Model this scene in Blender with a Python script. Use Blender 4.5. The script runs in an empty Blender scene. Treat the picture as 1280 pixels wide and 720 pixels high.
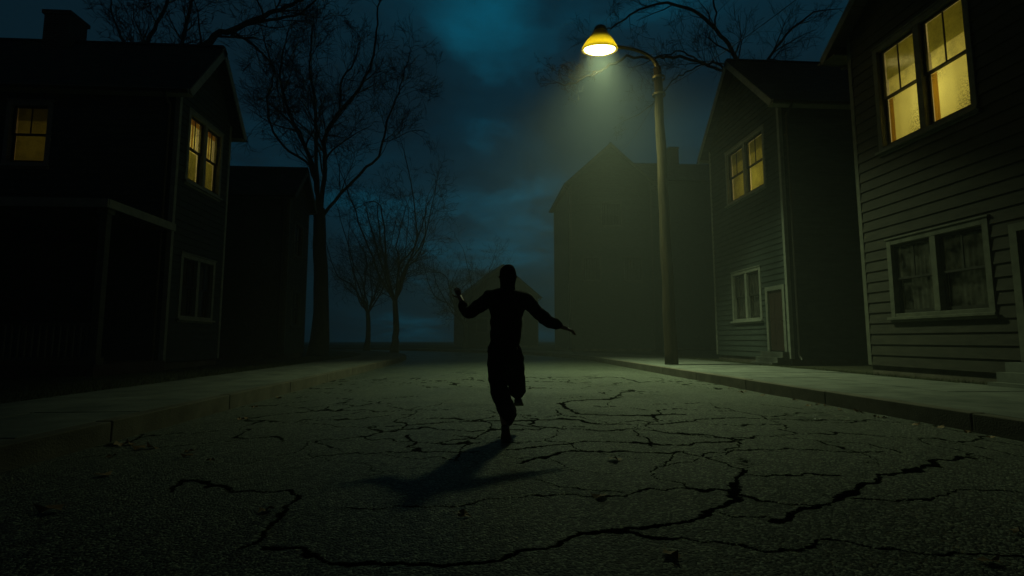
# Night street under a sodium lamp: bare trees, clapboard houses, cracked asphalt, a running figure.
import bpy, bmesh, math, random
import numpy as np
from mathutils import Vector, Matrix, Euler
random.seed(7)
rng = np.random.default_rng(11)
scn = bpy.context.scene
COL = scn.collection

# ------------------------------------------------------------------ helpers
class MB:
    """collects faces, then becomes ONE mesh object"""
    def __init__(s): s.v = []; s.f = []; s.m = []
    def quad(s, a, b, c, d, mi=0):
        n = len(s.v); s.v += [a, b, c, d]; s.f.append((n, n+1, n+2, n+3)); s.m.append(mi)
    def poly(s, pts, mi=0):
        n = len(s.v); s.v += list(pts); s.f.append(tuple(range(n, n+len(pts)))); s.m.append(mi)
    def hexa(s, p, mi=0):
        """8 corners: bottom 0-3 counter-clockwise, top 4-7"""
        n = len(s.v); s.v += [tuple(q) for q in p]
        for f in ((3,2,1,0),(4,5,6,7),(0,1,5,4),(1,2,6,5),(2,3,7,6),(3,0,4,7)):
            s.f.append(tuple(n+i for i in f)); s.m.append(mi)
    def box(s, x0, x1, y0, y1, z0, z1, mi=0):
        s.hexa([(x0,y0,z0),(x1,y0,z0),(x1,y1,z0),(x0,y1,z0),(x0,y0,z1),(x1,y0,z1),(x1,y1,z1),(x0,y1,z1)], mi)
    def fbox(s, F, u0, u1, n0, n1, z0, z1, mi=0):
        """box in a wall frame F=(O,u,n): along the wall, outward, up"""
        P = lambda u, n, z: F[0] + F[1]*u + F[2]*n + Vector((0,0,z))
        s.hexa([P(u0,n1,z0),P(u1,n1,z0),P(u1,n0,z0),P(u0,n0,z0),P(u0,n1,z1),P(u1,n1,z1),P(u1,n0,z1),P(u0,n0,z1)], mi)
    def prism(s, a, b, w, h, upv=Vector((0,0,1)), mi=0):
        """beam from a to b, w wide, h high (hanging below the a-b line)"""
        a = Vector(a); b = Vector(b); d = (b-a).normalized(); sd = d.cross(upv).normalized()*(w/2); u = sd.cross(d).normalized()*h
        if u.z < 0: u = -u
        s.hexa([a-sd-u, a+sd-u, b+sd-u, b-sd-u, a-sd, a+sd, b+sd, b-sd], mi)
    def tube(s, pts, rad, n=8, cap=True):
        rings = []; prev = None
        for i, p in enumerate(pts):
            p = Vector(p)
            d = (Vector(pts[min(i+1, len(pts)-1)]) - Vector(pts[max(i-1, 0)])).normalized()
            if prev is None:
                a = d.orthogonal().normalized()
            else:
                a = (prev - d*prev.dot(d)).normalized()
            prev = a; b = d.cross(a); base = len(s.v)
            r = rad[i] if isinstance(rad, (list, tuple)) else rad
            for k in range(n):
                t = 2*math.pi*k/n; s.v.append(tuple(p + a*(r*math.cos(t)) + b*(r*math.sin(t))))
            rings.append(base)
        for i in range(len(rings)-1):
            for k in range(n):
                s.f.append((rings[i]+k, rings[i]+(k+1)%n, rings[i+1]+(k+1)%n, rings[i+1]+k)); s.m.append(0)
        if cap:
            s.f.append(tuple(rings[0]+k for k in reversed(range(n)))); s.m.append(0)
            s.f.append(tuple(rings[-1]+k for k in range(n))); s.m.append(0)
    def lathe(s, prof, c=(0,0,0), n=40):
        rings = []
        for r, z in prof:
            base = len(s.v)
            for k in range(n):
                t = 2*math.pi*k/n; s.v.append((c[0]+r*math.cos(t), c[1]+r*math.sin(t), c[2]+z))
            rings.append(base)
        for i in range(len(rings)-1):
            for k in range(n):
                s.f.append((rings[i]+k, rings[i]+(k+1)%n, rings[i+1]+(k+1)%n, rings[i+1]+k)); s.m.append(0)
    def build(s, name, mat, parent=None, smooth=False):
        me = bpy.data.meshes.new(name)
        me.from_pydata([tuple(q) for q in s.v], [], s.f)
        for m_ in (mat if isinstance(mat, (list, tuple)) else [mat]): me.materials.append(m_)
        if isinstance(mat, (list, tuple)): me.polygons.foreach_set('material_index', s.m)
        if smooth: me.polygons.foreach_set('use_smooth', [True]*len(me.polygons))
        me.update()
        o = bpy.data.objects.new(name, me); COL.objects.link(o)
        if parent is not None: o.parent = parent
        return o

def tag(o, label=None, cat=None, group=None, kind=None):
    if label: o['label'] = label
    if cat: o['category'] = cat
    if group: o['group'] = group
    if kind: o['kind'] = kind
    return o
def empty(name, loc=(0,0,0), rz=0):
    o = bpy.data.objects.new(name, None); COL.objects.link(o); o.location = loc; o.rotation_euler = (0,0,rz)
    o.empty_display_size = .3
    return o
def bevel(o, w=.006, seg=2):
    m = o.modifiers.new('bevel', 'BEVEL'); m.width = w; m.segments = seg; m.limit_method = 'ANGLE'
    return o

# ------------------------------------------------------------------ materials
def mat_new(name):
    m = bpy.data.materials.new(name); m.use_nodes = True; nt = m.node_tree; nt.nodes.clear()
    out = nt.nodes.new('ShaderNodeOutputMaterial')
    return m, nt, out
def N(nt, t, **kw):
    n = nt.nodes.new(t)
    for k, v in kw.items():
        if k in n.inputs.keys(): n.inputs[k].default_value = v
        else: setattr(n, k, v)
    return n
def surf(name, c1, c2, rough=.8, scale=6, bump=.3, bscale=40, dist=.004, spec=.3, stretch=(1,1,1), detail=6, metallic=0, c3=None):
    """two-tone noisy surface with bump"""
    m, nt, out = mat_new(name); L = nt.links.new
    tc = N(nt, 'ShaderNodeTexCoord'); mp = N(nt, 'ShaderNodeMapping'); mp.inputs['Scale'].default_value = stretch
    L(tc.outputs['Object'], mp.inputs['Vector'])
    n1 = N(nt, 'ShaderNodeTexNoise', Scale=scale, Detail=detail, Roughness=.65); L(mp.outputs[0], n1.inputs['Vector'])
    r = N(nt, 'ShaderNodeValToRGB'); r.color_ramp.elements[0].position = .32; r.color_ramp.elements[1].position = .68
    r.color_ramp.elements[0].color = (*c1, 1); r.color_ramp.elements[1].color = (*c2, 1)
    if c3:
        e = r.color_ramp.elements.new(.8); e.color = (*c3, 1)
    L(n1.outputs['Fac'], r.inputs[0])
    n2 = N(nt, 'ShaderNodeTexNoise', Scale=bscale, Detail=5); L(mp.outputs[0], n2.inputs['Vector'])
    b = N(nt, 'ShaderNodeBump', Strength=bump, Distance=dist); L(n2.outputs['Fac'], b.inputs['Height'])
    p = N(nt, 'ShaderNodeBsdfPrincipled', Roughness=rough, Metallic=metallic); p.inputs['Specular IOR Level'].default_value = spec
    L(r.outputs[0], p.inputs['Base Color']); L(b.outputs[0], p.inputs['Normal']); L(p.outputs[0], out.inputs[0])
    return m

M = {}
M['siding_dark'] = surf('siding_dark_paint', (.03,.033,.027), (.055,.058,.045), .75, 3, .35, 30, .003, stretch=(1,1,4))
M['siding_teal'] = surf('siding_grey_green_paint', (.033,.046,.043), (.062,.078,.070), .75, 2.2, .45, 30, .003, stretch=(1,1,4))
M['siding_mid'] = surf('siding_olive_paint', (.05,.06,.05), (.08,.095,.077), .75, 3, .35, 30, .003, stretch=(1,1,4))
M['siding_brown'] = surf('siding_brown_paint', (.020,.019,.013), (.042,.039,.027), .75, 2.2, .5, 30, .003, stretch=(1,1,4))
M['trim'] = surf('trim_paint', (.19,.21,.18), (.29,.30,.255), .55, 5, .25, 45, .002)
M['trim_dim'] = surf('trim_weathered_paint', (.07,.073,.055), (.125,.128,.096), .6, 5, .3, 45, .002)
M['sash'] = surf('sash_paint', (.02,.02,.016), (.04,.038,.03), .5, 8, .2, 60, .001)
M['door'] = surf('door_paint', (.05,.035,.03), (.09,.06,.045), .5, 3, .2, 40, .002, stretch=(4,4,1))
M['concrete'] = surf('sidewalk_concrete', (.07,.078,.068), (.16,.17,.145), .85, 1.9, .8, 70, .008, detail=12, c3=(.20,.21,.18))
M['kerb'] = surf('kerb_concrete', (.07,.062,.045), (.14,.125,.095), .85, 2.5, .8, 55, .008)
M['soil'] = surf('lawn_soil', (.02,.022,.012), (.045,.045,.022), .95, 3, 1, 25, .03)
M['grass'] = surf('grass_blade', (.035,.05,.018), (.08,.085,.03), .7, 2, 0, 10)
M['bark'] = surf('bark', (.022,.02,.016), (.055,.048,.038), .9, 9, .8, 30, .02, stretch=(1,1,.25))
M['pole'] = surf('weathered_pole_wood', (.016,.012,.007), (.050,.036,.018), .95, 12, 1, 26, .02, spec=.08, stretch=(1,1,.08))
M['metal'] = surf('lamp_metal', (.10,.09,.05), (.17,.15,.08), .45, 12, .15, 60, .001, metallic=.5)
M['brick'] = surf('chimney_brick', (.10,.05,.04), (.17,.09,.07), .9, 8, .5, 40, .004)
M['wire'] = surf('wire_rubber', (.02,.02,.02), (.03,.03,.03), .6)
M['leaf'] = surf('dead_leaf', (.16,.09,.035), (.30,.19,.085), .6, 9, .3, 60, .002)
M['cloth'] = surf('black_cloth', (.008,.008,.009), (.016,.016,.017), .9, 12, .4, 90, .002, spec=.15)
M['denim'] = surf('dark_denim', (.007,.008,.010), (.014,.015,.019), .9, 14, .5, 120, .002, spec=.12)
M['shoe'] = surf('shoe_leather', (.012,.011,.010), (.03,.028,.024), .55, 10, .2, 80, .001)
M['sole'] = surf('shoe_sole', (.10,.095,.08), (.17,.16,.13), .7, 10, .2, 80, .001)
M['skin'] = surf('skin', (.30,.18,.13), (.38,.24,.17), .5, 10, .1, 80, .001)
M['hair'] = surf('dark_hair', (.010,.008,.007), (.02,.016,.012), .5, 30, .6, 90, .004)
M['hill'] = surf('far_ground', (.02,.025,.015), (.04,.045,.03), .95, .2, 0, 1)

def brick_mat():
    m, nt, out = mat_new('chimney_bricks'); L = nt.links.new
    tc = N(nt, 'ShaderNodeTexCoord'); sx = N(nt, 'ShaderNodeSeparateXYZ'); L(tc.outputs['Object'], sx.inputs[0])
    a = N(nt, 'ShaderNodeMath', operation='ADD'); L(sx.outputs[0], a.inputs[0]); L(sx.outputs[1], a.inputs[1])
    cb = N(nt, 'ShaderNodeCombineXYZ'); L(a.outputs[0], cb.inputs[0]); L(sx.outputs[2], cb.inputs[1])
    br = N(nt, 'ShaderNodeTexBrick', Scale=1.0); br.inputs['Brick Width'].default_value = .21; br.inputs['Row Height'].default_value = .075
    br.inputs['Mortar Size'].default_value = .01
    br.inputs['Color1'].default_value = (.13,.065,.05,1); br.inputs['Color2'].default_value = (.085,.045,.035,1); br.inputs['Mortar'].default_value = (.16,.15,.13,1)
    L(cb.outputs[0], br.inputs['Vector'])
    b = N(nt, 'ShaderNodeBump', Strength=.6, Distance=.008, invert=True); L(br.outputs['Fac'], b.inputs['Height'])
    p = N(nt, 'ShaderNodeBsdfPrincipled', Roughness=.9); L(br.outputs['Color'], p.inputs['Base Color']); L(b.outputs[0], p.inputs['Normal']); L(p.outputs[0], out.inputs[0])
    return m
M['chimney'] = brick_mat()

def shingle_mat():
    m, nt, out = mat_new('asphalt_shingles'); L = nt.links.new
    tc = N(nt, 'ShaderNodeTexCoord'); sx = N(nt, 'ShaderNodeSeparateXYZ'); L(tc.outputs['Object'], sx.inputs[0])
    cb = N(nt, 'ShaderNodeCombineXYZ'); L(sx.outputs[0], cb.inputs[0]); L(sx.outputs[2], cb.inputs[1])
    br = N(nt, 'ShaderNodeTexBrick', Scale=1.0); br.inputs['Brick Width'].default_value = .3; br.inputs['Row Height'].default_value = .12
    br.inputs['Mortar Size'].default_value = .008; br.inputs['Bias'].default_value = -.2
    br.inputs['Color1'].default_value = (.035,.038,.042,1); br.inputs['Color2'].default_value = (.075,.078,.080,1); br.inputs['Mortar'].default_value = (.018,.018,.018,1)
    L(cb.outputs[0], br.inputs['Vector'])
    n2 = N(nt, 'ShaderNodeTexNoise', Scale=120.0, Detail=3); L(tc.outputs['Object'], n2.inputs['Vector'])
    ad = N(nt, 'ShaderNodeMath', operation='MULTIPLY_ADD'); ad.inputs[1].default_value = -1.5; L(br.outputs['Fac'], ad.inputs[0]); L(n2.outputs['Fac'], ad.inputs[2])
    b = N(nt, 'ShaderNodeBump', Strength=.8, Distance=.008); L(ad.outputs[0], b.inputs['Height'])
    p = N(nt, 'ShaderNodeBsdfPrincipled', Roughness=.8); L(br.outputs['Color'], p.inputs['Base Color']); L(b.outputs[0], p.inputs['Normal']); L(p.outputs[0], out.inputs[0])
    return m
M['shingle'] = shingle_mat()

def asphalt_mat(near=True):
    m, nt, out = mat_new('cracked_asphalt'); L = nt.links.new
    tc = N(nt, 'ShaderNodeTexCoord')
    big = N(nt, 'ShaderNodeTexNoise', Scale=.55, Detail=5, Roughness=.6); L(tc.outputs['Object'], big.inputs['Vector'])
    fine = N(nt, 'ShaderNodeTexNoise', Scale=85.0, Detail=4, Roughness=.7); L(tc.outputs['Object'], fine.inputs['Vector'])
    vo = N(nt, 'ShaderNodeTexVoronoi', Scale=70.0); L(tc.outputs['Object'], vo.inputs['Vector'])
    r1 = N(nt, 'ShaderNodeValToRGB'); r1.color_ramp.elements[0].position = .3; r1.color_ramp.elements[1].position = .72
    r1.color_ramp.elements[0].color = (.012,.0145,.012,1); r1.color_ramp.elements[1].color = (.026,.031,.023,1); L(big.outputs['Fac'], r1.inputs[0])
    # single light stones in the binder
    sr = N(nt, 'ShaderNodeSeparateColor'); L(vo.outputs['Color'], sr.inputs[0])
    st = N(nt, 'ShaderNodeMapRange'); st.inputs['From Min'].default_value = .62; st.inputs['From Max'].default_value = .95; st.inputs['To Max'].default_value = 1.0
    L(sr.outputs[0], st.inputs['Value'])
    mx = N(nt, 'ShaderNodeMix', data_type='RGBA'); mx.inputs['B'].default_value = (.27,.30,.21,1); L(st.outputs[0], mx.inputs['Factor']); L(r1.outputs[0], mx.inputs['A'])
    at = N(nt, 'ShaderNodeAttribute', attribute_name='crack')
    mc = N(nt, 'ShaderNodeMix', data_type='RGBA'); mc.inputs['B'].default_value = (.004,.0045,.004,1); L(at.outputs['Fac'], mc.inputs['Factor']); L(mx.outputs['Result'], mc.inputs['A'])
    # bump: stones + binder + gentle patches
    vd = N(nt, 'ShaderNodeMath', operation='MULTIPLY_ADD'); vd.inputs[1].default_value = -1.3; L(vo.outputs['Distance'], vd.inputs[0]); L(fine.outputs['Fac'], vd.inputs[2])
    b = N(nt, 'ShaderNodeBump', Strength=1.0, Distance=.012); L(vd.outputs[0], b.inputs['Height'])
    b2 = N(nt, 'ShaderNodeTexNoise', Scale=7.0, Detail=4); L(tc.outputs['Object'], b2.inputs['Vector'])
    bb = N(nt, 'ShaderNodeBump', Strength=.6, Distance=.02); L(b2.outputs['Fac'], bb.inputs['Height']); L(b.outputs[0], bb.inputs['Normal'])
    rr = N(nt, 'ShaderNodeMapRange'); rr.inputs['From Min'].default_value = .3; rr.inputs['From Max'].default_value = .7; rr.inputs['To Min'].default_value = .26; rr.inputs['To Max'].default_value = .44; L(big.outputs['Fac'], rr.inputs['Value'])
    p = N(nt, 'ShaderNodeBsdfPrincipled'); L(rr.outputs[0], p.inputs['Roughness']); inv = N(nt, 'ShaderNodeMath', operation='MULTIPLY_ADD', use_clamp=True); inv.inputs[1].default_value = -1.2; inv.inputs[2].default_value = .40; L(at.outputs['Fac'], inv.inputs[0]); L(inv.outputs[0], p.inputs['Specular IOR Level'])
    L(mc.outputs['Result'], p.inputs['Base Color']); L(bb.outputs[0], p.inputs['Normal']); L(p.outputs[0], out.inputs[0])
    return m
M['asphalt'] = asphalt_mat()

def glass_mat(misted=False):
    m, nt, out = mat_new('misted_glass' if misted else 'window_glass'); L = nt.links.new
    t = N(nt, 'ShaderNodeBsdfTransparent'); g = N(nt, 'ShaderNodeBsdfGlossy', Roughness=.10)
    lw = N(nt, 'ShaderNodeLayerWeight'); lw.inputs['Blend'].default_value = .5
    pw = N(nt, 'ShaderNodeMath', operation='POWER'); pw.inputs[1].default_value = 5.0; L(lw.outputs['Facing'], pw.inputs[0])
    fr = N(nt, 'ShaderNodeMath', operation='MULTIPLY_ADD'); fr.inputs[1].default_value = .5; fr.inputs[2].default_value = .003; L(pw.outputs[0], fr.inputs[0])
    mx = N(nt, 'ShaderNodeMixShader'); L(fr.outputs[0], mx.inputs[0]); L(t.outputs[0], mx.inputs[1]); L(g.outputs[0], mx.inputs[2])
    last = mx
    # dust film
    tc = N(nt, 'ShaderNodeTexCoord')
    no = N(nt, 'ShaderNodeTexNoise', Scale=(38.0 if misted else 3.0), Detail=6, Roughness=.75); L(tc.outputs['Object'], no.inputs['Vector'])
    mr = N(nt, 'ShaderNodeMapRange'); mr.inputs['From Min'].default_value = .48 if misted else .4; mr.inputs['From Max'].default_value = .62 if misted else .9
    mr.inputs['To Max'].default_value = .75 if misted else .3
    L(no.outputs['Fac'], mr.inputs['Value'])
    fac = mr.outputs[0]
    if misted:
        # droplets gather towards the lower right of the pane (generated coords: y along the wall, z up)
        sx = N(nt, 'ShaderNodeSeparateXYZ'); L(tc.outputs['Generated'], sx.inputs[0])
        s1 = N(nt, 'ShaderNodeMath', operation='MULTIPLY_ADD'); s1.inputs[1].default_value = -1.0; s1.inputs[2].default_value = .72; L(sx.outputs[2], s1.inputs[0])
        s3 = N(nt, 'ShaderNodeMath', operation='MULTIPLY_ADD'); s3.inputs[1].default_value = 1.9; s3.inputs[2].default_value = -1.05; L(sx.outputs[1], s3.inputs[0])
        s2 = N(nt, 'ShaderNodeMath', operation='MULTIPLY', use_clamp=True); L(s1.outputs[0], s2.inputs[0]); L(s3.outputs[0], s2.inputs[1])
        s4 = N(nt, 'ShaderNodeMath', operation='MULTIPLY', use_clamp=True); s4.inputs[1].default_value = 2.6; L(s2.outputs[0], s4.inputs[0])
        s5 = N(nt, 'ShaderNodeMath', operation='MULTIPLY', use_clamp=True); L(s4.outputs[0], s5.inputs[0]); L(mr.outputs[0], s5.inputs[1])
        fac = s5.outputs[0]
    d = N(nt, 'ShaderNodeBsdfDiffuse', Color=(.25,.25,.2,1)) ; m2 = N(nt, 'ShaderNodeMixShader')
    L(fac, m2.inputs[0]); L(mx.outputs[0], m2.inputs[1]); L(d.outputs[0], m2.inputs[2]); L(m2.outputs[0], out.inputs[0])
    return m
M['glass'] = glass_mat(); M['glass_misted'] = glass_mat(True)

def fabric_mat(name, col, trans=.75, weave=220.0, patch=.10):
    m, nt, out = mat_new(name); L = nt.links.new
    tc = N(nt, 'ShaderNodeTexCoord')
    n1 = N(nt, 'ShaderNodeTexNoise', Scale=1.6, Detail=4); L(tc.outputs['Object'], n1.inputs['Vector'])
    mr = N(nt, 'ShaderNodeMapRange'); mr.inputs['From Min'].default_value = .3; mr.inputs['From Max'].default_value = .7
    mr.inputs['To Min'].default_value = 1-patch; mr.inputs['To Max'].default_value = 1+patch*.3; L(n1.outputs['Fac'], mr.inputs['Value'])
    v = N(nt, 'ShaderNodeVectorMath', operation='SCALE'); v.inputs[0].default_value = col; L(mr.outputs[0], v.inputs['Scale'])
    t = N(nt, 'ShaderNodeBsdfTranslucent'); d = N(nt, 'ShaderNodeBsdfDiffuse'); L(v.outputs[0], t.inputs['Color']); L(v.outputs[0], d.inputs['Color'])
    mx = N(nt, 'ShaderNodeMixShader'); mx.inputs[0].default_value = trans; L(d.outputs[0], mx.inputs[1]); L(t.outputs[0], mx.inputs[2]); L(mx.outputs[0], out.inputs[0])
    return m
M['curtain'] = fabric_mat('sheer_curtain', (.84,.80,.34))
M['blind'] = fabric_mat('roller_blind', (.52,.53,.24))
M['drape'] = fabric_mat('orange_drape', (.56,.33,.08))
M['curtain_dark'] = fabric_mat('closed_dark_curtain', (.06,.06,.05), .2)
M['room'] = surf('room_plaster', (.6,.55,.4), (.7,.64,.48), .9, 3, .1, 30)

def shade_mat():
    m, nt, out = mat_new('amber_lamp_shade'); L = nt.links.new
    tc = N(nt, 'ShaderNodeTexCoord'); no = N(nt, 'ShaderNodeTexNoise', Scale=5.0, Detail=5); L(tc.outputs['Object'], no.inputs['Vector'])
    r = N(nt, 'ShaderNodeValToRGB'); r.color_ramp.elements[0].color = (.40,.35,.06,1); r.color_ramp.elements[1].color = (.64,.58,.13,1); L(no.outputs['Fac'], r.inputs[0])
    p = N(nt, 'ShaderNodeBsdfPrincipled', Roughness=.45); p.inputs['Base Color'].default_value = (.10,.09,.035,1)
    t = N(nt, 'ShaderNodeBsdfTranslucent'); L(r.outputs[0], t.inputs['Color'])
    sx = N(nt, 'ShaderNodeSeparateXYZ'); L(tc.outputs['Object'], sx.inputs[0])
    zr_ = N(nt, 'ShaderNodeMapRange', interpolation_type='SMOOTHSTEP'); zr_.inputs['From Min'].default_value = .04; zr_.inputs['From Max'].default_value = .52; zr_.inputs['To Min'].default_value = .62; zr_.inputs['To Max'].default_value = .03  # translucency fades upward, putting the lamp's rim glow into the material
    L(sx.outputs[2], zr_.inputs['Value'])
    mx = N(nt, 'ShaderNodeMixShader'); L(zr_.outputs[0], mx.inputs[0]); L(p.outputs[0], mx.inputs[1]); L(t.outputs[0], mx.inputs[2]); L(mx.outputs[0], out.inputs[0])
    return m
M['shade'] = shade_mat()
def emit_mat(name, col, s):
    m, nt, out = mat_new(name); e = N(nt, 'ShaderNodeEmission', Color=(*col, 1), Strength=s); nt.links.new(e.outputs[0], out.inputs[0]); return m
M['lens'] = emit_mat('lit_lamp_lens', (1.0,.82,.27), 15)

# ------------------------------------------------------------------ ground
def sh(y):          # the street bends to the left beyond the lamp
    return -.02*max(0, y-24)**2 if y < 60 else -.02*36**2 - 1.44*(y-60)
RL, RR = -3.62, 5.38       # road edges
KW = .17                   # kerb width
CRACKS=[(0.05,[(-0.36,2.37),(0.02,2.38),(0.18,2.49),(0.35,2.53),(0.55,2.63),(0.72,2.67),(0.88,2.7),(1.16,2.9)]),(0.05,[(1.16,2.9),(1.53,3.15),(1.85,3.55),(1.94,3.73),(1.99,4.05),(1.91,4.3)]),(0.06,[(1.55,2.72),(2.18,3.07),(2.5,3.43),(2.74,3.53),(3.2,3.74),(3.64,4.06),(4.1,4.14)]),(0.035,[(0.72,2.67),(0.97,2.53),(1.21,2.45),(1.43,2.45),(1.62,2.53),(1.83,2.51),(1.96,2.4),(2.14,2.3),(2.44,2.23)]),(0.028,[(-0.79,3.16),(-0.46,3.2),(-0.15,3.17),(0.16,3.25),(0.33,3.29),(0.49,3.29),(0.67,3.27),(0.85,3.26),(1.05,3.38),(1.19,3.4),(1.35,3.36),(1.63,3.27),(1.67,3.1),(1.9,3.0),(2.08,2.99)]),(0.02,[(0.43,3.69),(0.6,3.51),(0.79,3.46),(0.92,3.38)]),(0.03,[(0.31,4.24),(0.56,4.39),(0.84,4.58),(0.99,4.57),(1.22,4.56),(1.49,4.51),(1.83,4.52),(1.9,4.33),(2.08,4.44),(2.44,4.48),(2.72,4.53),(3.05,4.54),(3.45,4.42)]),(0.03,[(-0.71,5.46),(-0.61,4.9),(-0.51,4.66),(-0.17,4.58),(-0.07,4.64)]),(0.03,[(0.29,4.71),(0.61,4.76),(0.9,4.92),(1.15,5.01),(1.36,4.96),(1.88,4.82),(2.36,4.9),(2.53,5.01),(2.46,5.09),(2.1,5.37)]),(0.025,[(-0.27,5.43),(-0.06,5.21),(0.21,5.27)]),(0.035,[(-1.01,6.0),(-0.71,6.2),(-0.24,6.29),(0.18,6.32),(0.46,6.3),(0.96,6.39),(1.15,6.26),(1.43,5.96),(1.87,5.93),(2.2,6.02),(2.77,6.28),(3.33,6.44),(4.11,6.26),(4.61,6.17)]),(0.03,[(0.44,6.02),(0.76,5.89),(0.86,5.73),(1.35,5.6),(1.83,5.62),(2.14,5.28)]),(0.04,[(3.0,10.04),(2.33,8.83),(2.05,8.5),(1.31,8.12),(1.2,7.31),(1.32,6.77),(1.98,6.66),(2.75,6.75)]),(0.025,[(1.93,3.7),(2.21,3.73),(2.55,3.67)]),(0.025,[(2.32,3.12),(2.75,3.09),(3.02,3.2),(3.2,3.21),(3.52,3.22)]),(0.02,[(1.32,2.95),(1.42,2.87),(1.63,2.83)]),(0.03,[(-1.96,3.63),(-2.03,3.87),(-1.94,3.84),(-1.58,3.57),(-1.31,3.49),(-1.22,3.4),(-1.14,3.23),(-1.13,3.08),(-1.1,2.61),(-1.17,2.55)]),(0.05,[(-1.05,2.56),(-0.83,2.54),(-0.73,2.49),(-0.59,2.39),(-0.36,2.37)]),(0.02,[(-1.47,4.51),(-1.19,4.71),(-0.8,4.62),(-0.51,4.66)]),(0.012,[(1.76,4.52),(1.2,3.73),(1.35,3.36)]),(0.015,[(1.64,4.8),(1.68,5.4),(1.87,5.93)])]
PI = math.pi

def pl_dist(P, pts):
    """distance of every point to a polyline"""
    d = np.full(len(P), 1e9)
    for a, b in zip(pts[:-1], pts[1:]):
        a = np.array(a); b = np.array(b); ab = b-a; t = np.clip(((P-a)@ab)/(ab@ab+1e-9), 0, 1)
        q = P - (a + t[:, None]*ab); d = np.minimum(d, np.hypot(q[:,0], q[:,1]))
    return d
def wob(x, y, s, seed):
    r = np.random.default_rng(seed); v = 0*x
    for k in range(5):
        a = r.uniform(0, 6.28); f = s*(1.7**k); v = v + np.sin((x*math.cos(a)+y*math.sin(a))*f + r.uniform(0, 6.28))/(1.5**k)
    return v

def make_road():
    ys = [1.7]
    while ys[-1] < 13.5: ys.append(ys[-1] + max(.006, ys[-1]**2/1050))
    ys = np.array(ys); xs = np.linspace(RL, RR, 760)
    X, Y = np.meshgrid(xs, ys); x = X.ravel(); y = Y.ravel()
    wx = x + .035*wob(x, y, 5, 1) + .010*wob(x, y, 28, 2); wy = y + .035*wob(x, y, 5, 3) + .010*wob(x, y, 28, 4)
    P = np.stack([wx, wy], 1); z = np.zeros(len(x)); ck = np.zeros(len(x))
    # gentle unevenness and camber
    z += -.0016*(x-.88)**2 + .03 + .006*wob(x, y, 1.1, 9)*.5 + .0012*wob(x, y, 9, 10)
    for w, pts in CRACKS:
        d = pl_dist(P, pts); ww = min(w, .045)*(.34+.075*np.clip(y-3, 0, 9))*np.clip(1 + .28*wob(x, y, 4, 5) + .15*wob(x, y, 17, 6), .5, 1.8)
        g = np.clip(1 - d/np.maximum(ww, .004), 0, 1); z -= (.35*w + .003)*np.clip(1.15-.12*y, .25, 1)*g; g2 = np.clip(1 - d/np.maximum(ww*1.35, .006), 0, 1); ck = np.maximum(ck, np.clip(g2*3.2, 0, 1))
    # network of finer block cracks
    r = np.random.default_rng(5); n = 120
    S = np.stack([r.uniform(RL-1, RR+1, n), r.uniform(1, 15, n)], 1)
    d1 = np.full(len(x), 1e9); d2 = d1.copy()
    Q = np.stack([x + .12*wob(x, y, 3, 21) + .012*wob(x, y, 24, 23), y + .12*wob(x, y, 3, 22) + .012*wob(x, y, 24, 24)], 1)
    i1 = np.zeros(len(x), int); i2 = np.zeros(len(x), int)
    for k, q in enumerate(S):
        d = np.hypot(Q[:,0]-q[0], Q[:,1]-q[1]); m = d < d1; m2 = (~m) & (d < d2)
        d2 = np.where(m, d1, np.where(m2, d, d2)); i2 = np.where(m, i1, np.where(m2, k, i2)); d1 = np.where(m, d, d1); i1 = np.where(m, k, i1)
    gap_ = np.hypot(S[i1,0]-S[i2,0], S[i1,1]-S[i2,1]) + 1e-6; e = (d2**2-d1**2)/(2*gap_)
    mask = np.clip(.55 + .45*wob(x, y, .9, 30), 0, 1)*np.clip((y-3.4)/1.5, .10, 1)*np.clip(.8+.4*wob(x, y, 6, 31), .45, 1.2)
    g = np.clip(1 - e/((.0015+.0022*y)*(.45+mask)), 0, 1)*mask; z -= .004*g; ck = np.maximum(ck, np.clip(g*3, 0, 1))
    ny, nx = X.shape
    # flatten outer border to meet the simple sheets
    V = np.stack([x, y, z], 1)
    idx = np.arange(ny*nx).reshape(ny, nx)
    F = np.stack([idx[:-1,:-1], idx[:-1,1:], idx[1:,1:], idx[1:,:-1]], -1).reshape(-1, 4)
    # coarse continuation: in front (towards and behind the camera) and away along the bend
    extra = []; ef = []
    base = len(V)
    def strip(yy, lastlink=None):
        nonlocal base
        cols = np.linspace(0, 1, 41); rows = []
        for q in yy:
            rr = []
            for c in cols:
                X_ = RL + (RR-RL)*c; extra.append((X_+sh(q), q, -.0016*(X_-.88)**2 + .03)); rr.append(base); base += 1
            rows.append(rr)
        for i in range(len(rows)-1):
            for k in range(40): ef.append((rows[i][k], rows[i][k+1], rows[i+1][k+1], rows[i+1][k]))
    strip([-10, -5, -2, 0, 1.0, 1.7]); strip([float(ys[-1])-.02] + list(np.arange(14, 26, 1)) + list(np.arange(26, 90, 1.5)))
    V = np.vstack([V, np.array(extra)]); F = np.vstack([F, np.array(ef)])
    ck = np.concatenate([ck, np.zeros(len(extra))])
    me = bpy.data.meshes.new('road'); me.vertices.add(len(V)); me.vertices.foreach_set('co', V.ravel().astype(np.float32))
    me.loops.add(F.size); me.loops.foreach_set('vertex_index', F.ravel().astype(np.int32))
    me.polygons.add(len(F)); me.polygons.foreach_set('loop_start', np.arange(0, F.size, 4, dtype=np.int32))
    me.update(calc_edges=True); me.polygons.foreach_set('use_smooth', np.ones(len(F), dtype=bool))
    a = me.attributes.new('crack', 'FLOAT', 'POINT'); a.data.foreach_set('value', ck.astype(np.float32))
    me.materials.append(M['asphalt']); o = bpy.data.objects.new('road', me); COL.objects.link(o)
    return tag(o, kind='structure')
make_road()

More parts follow.
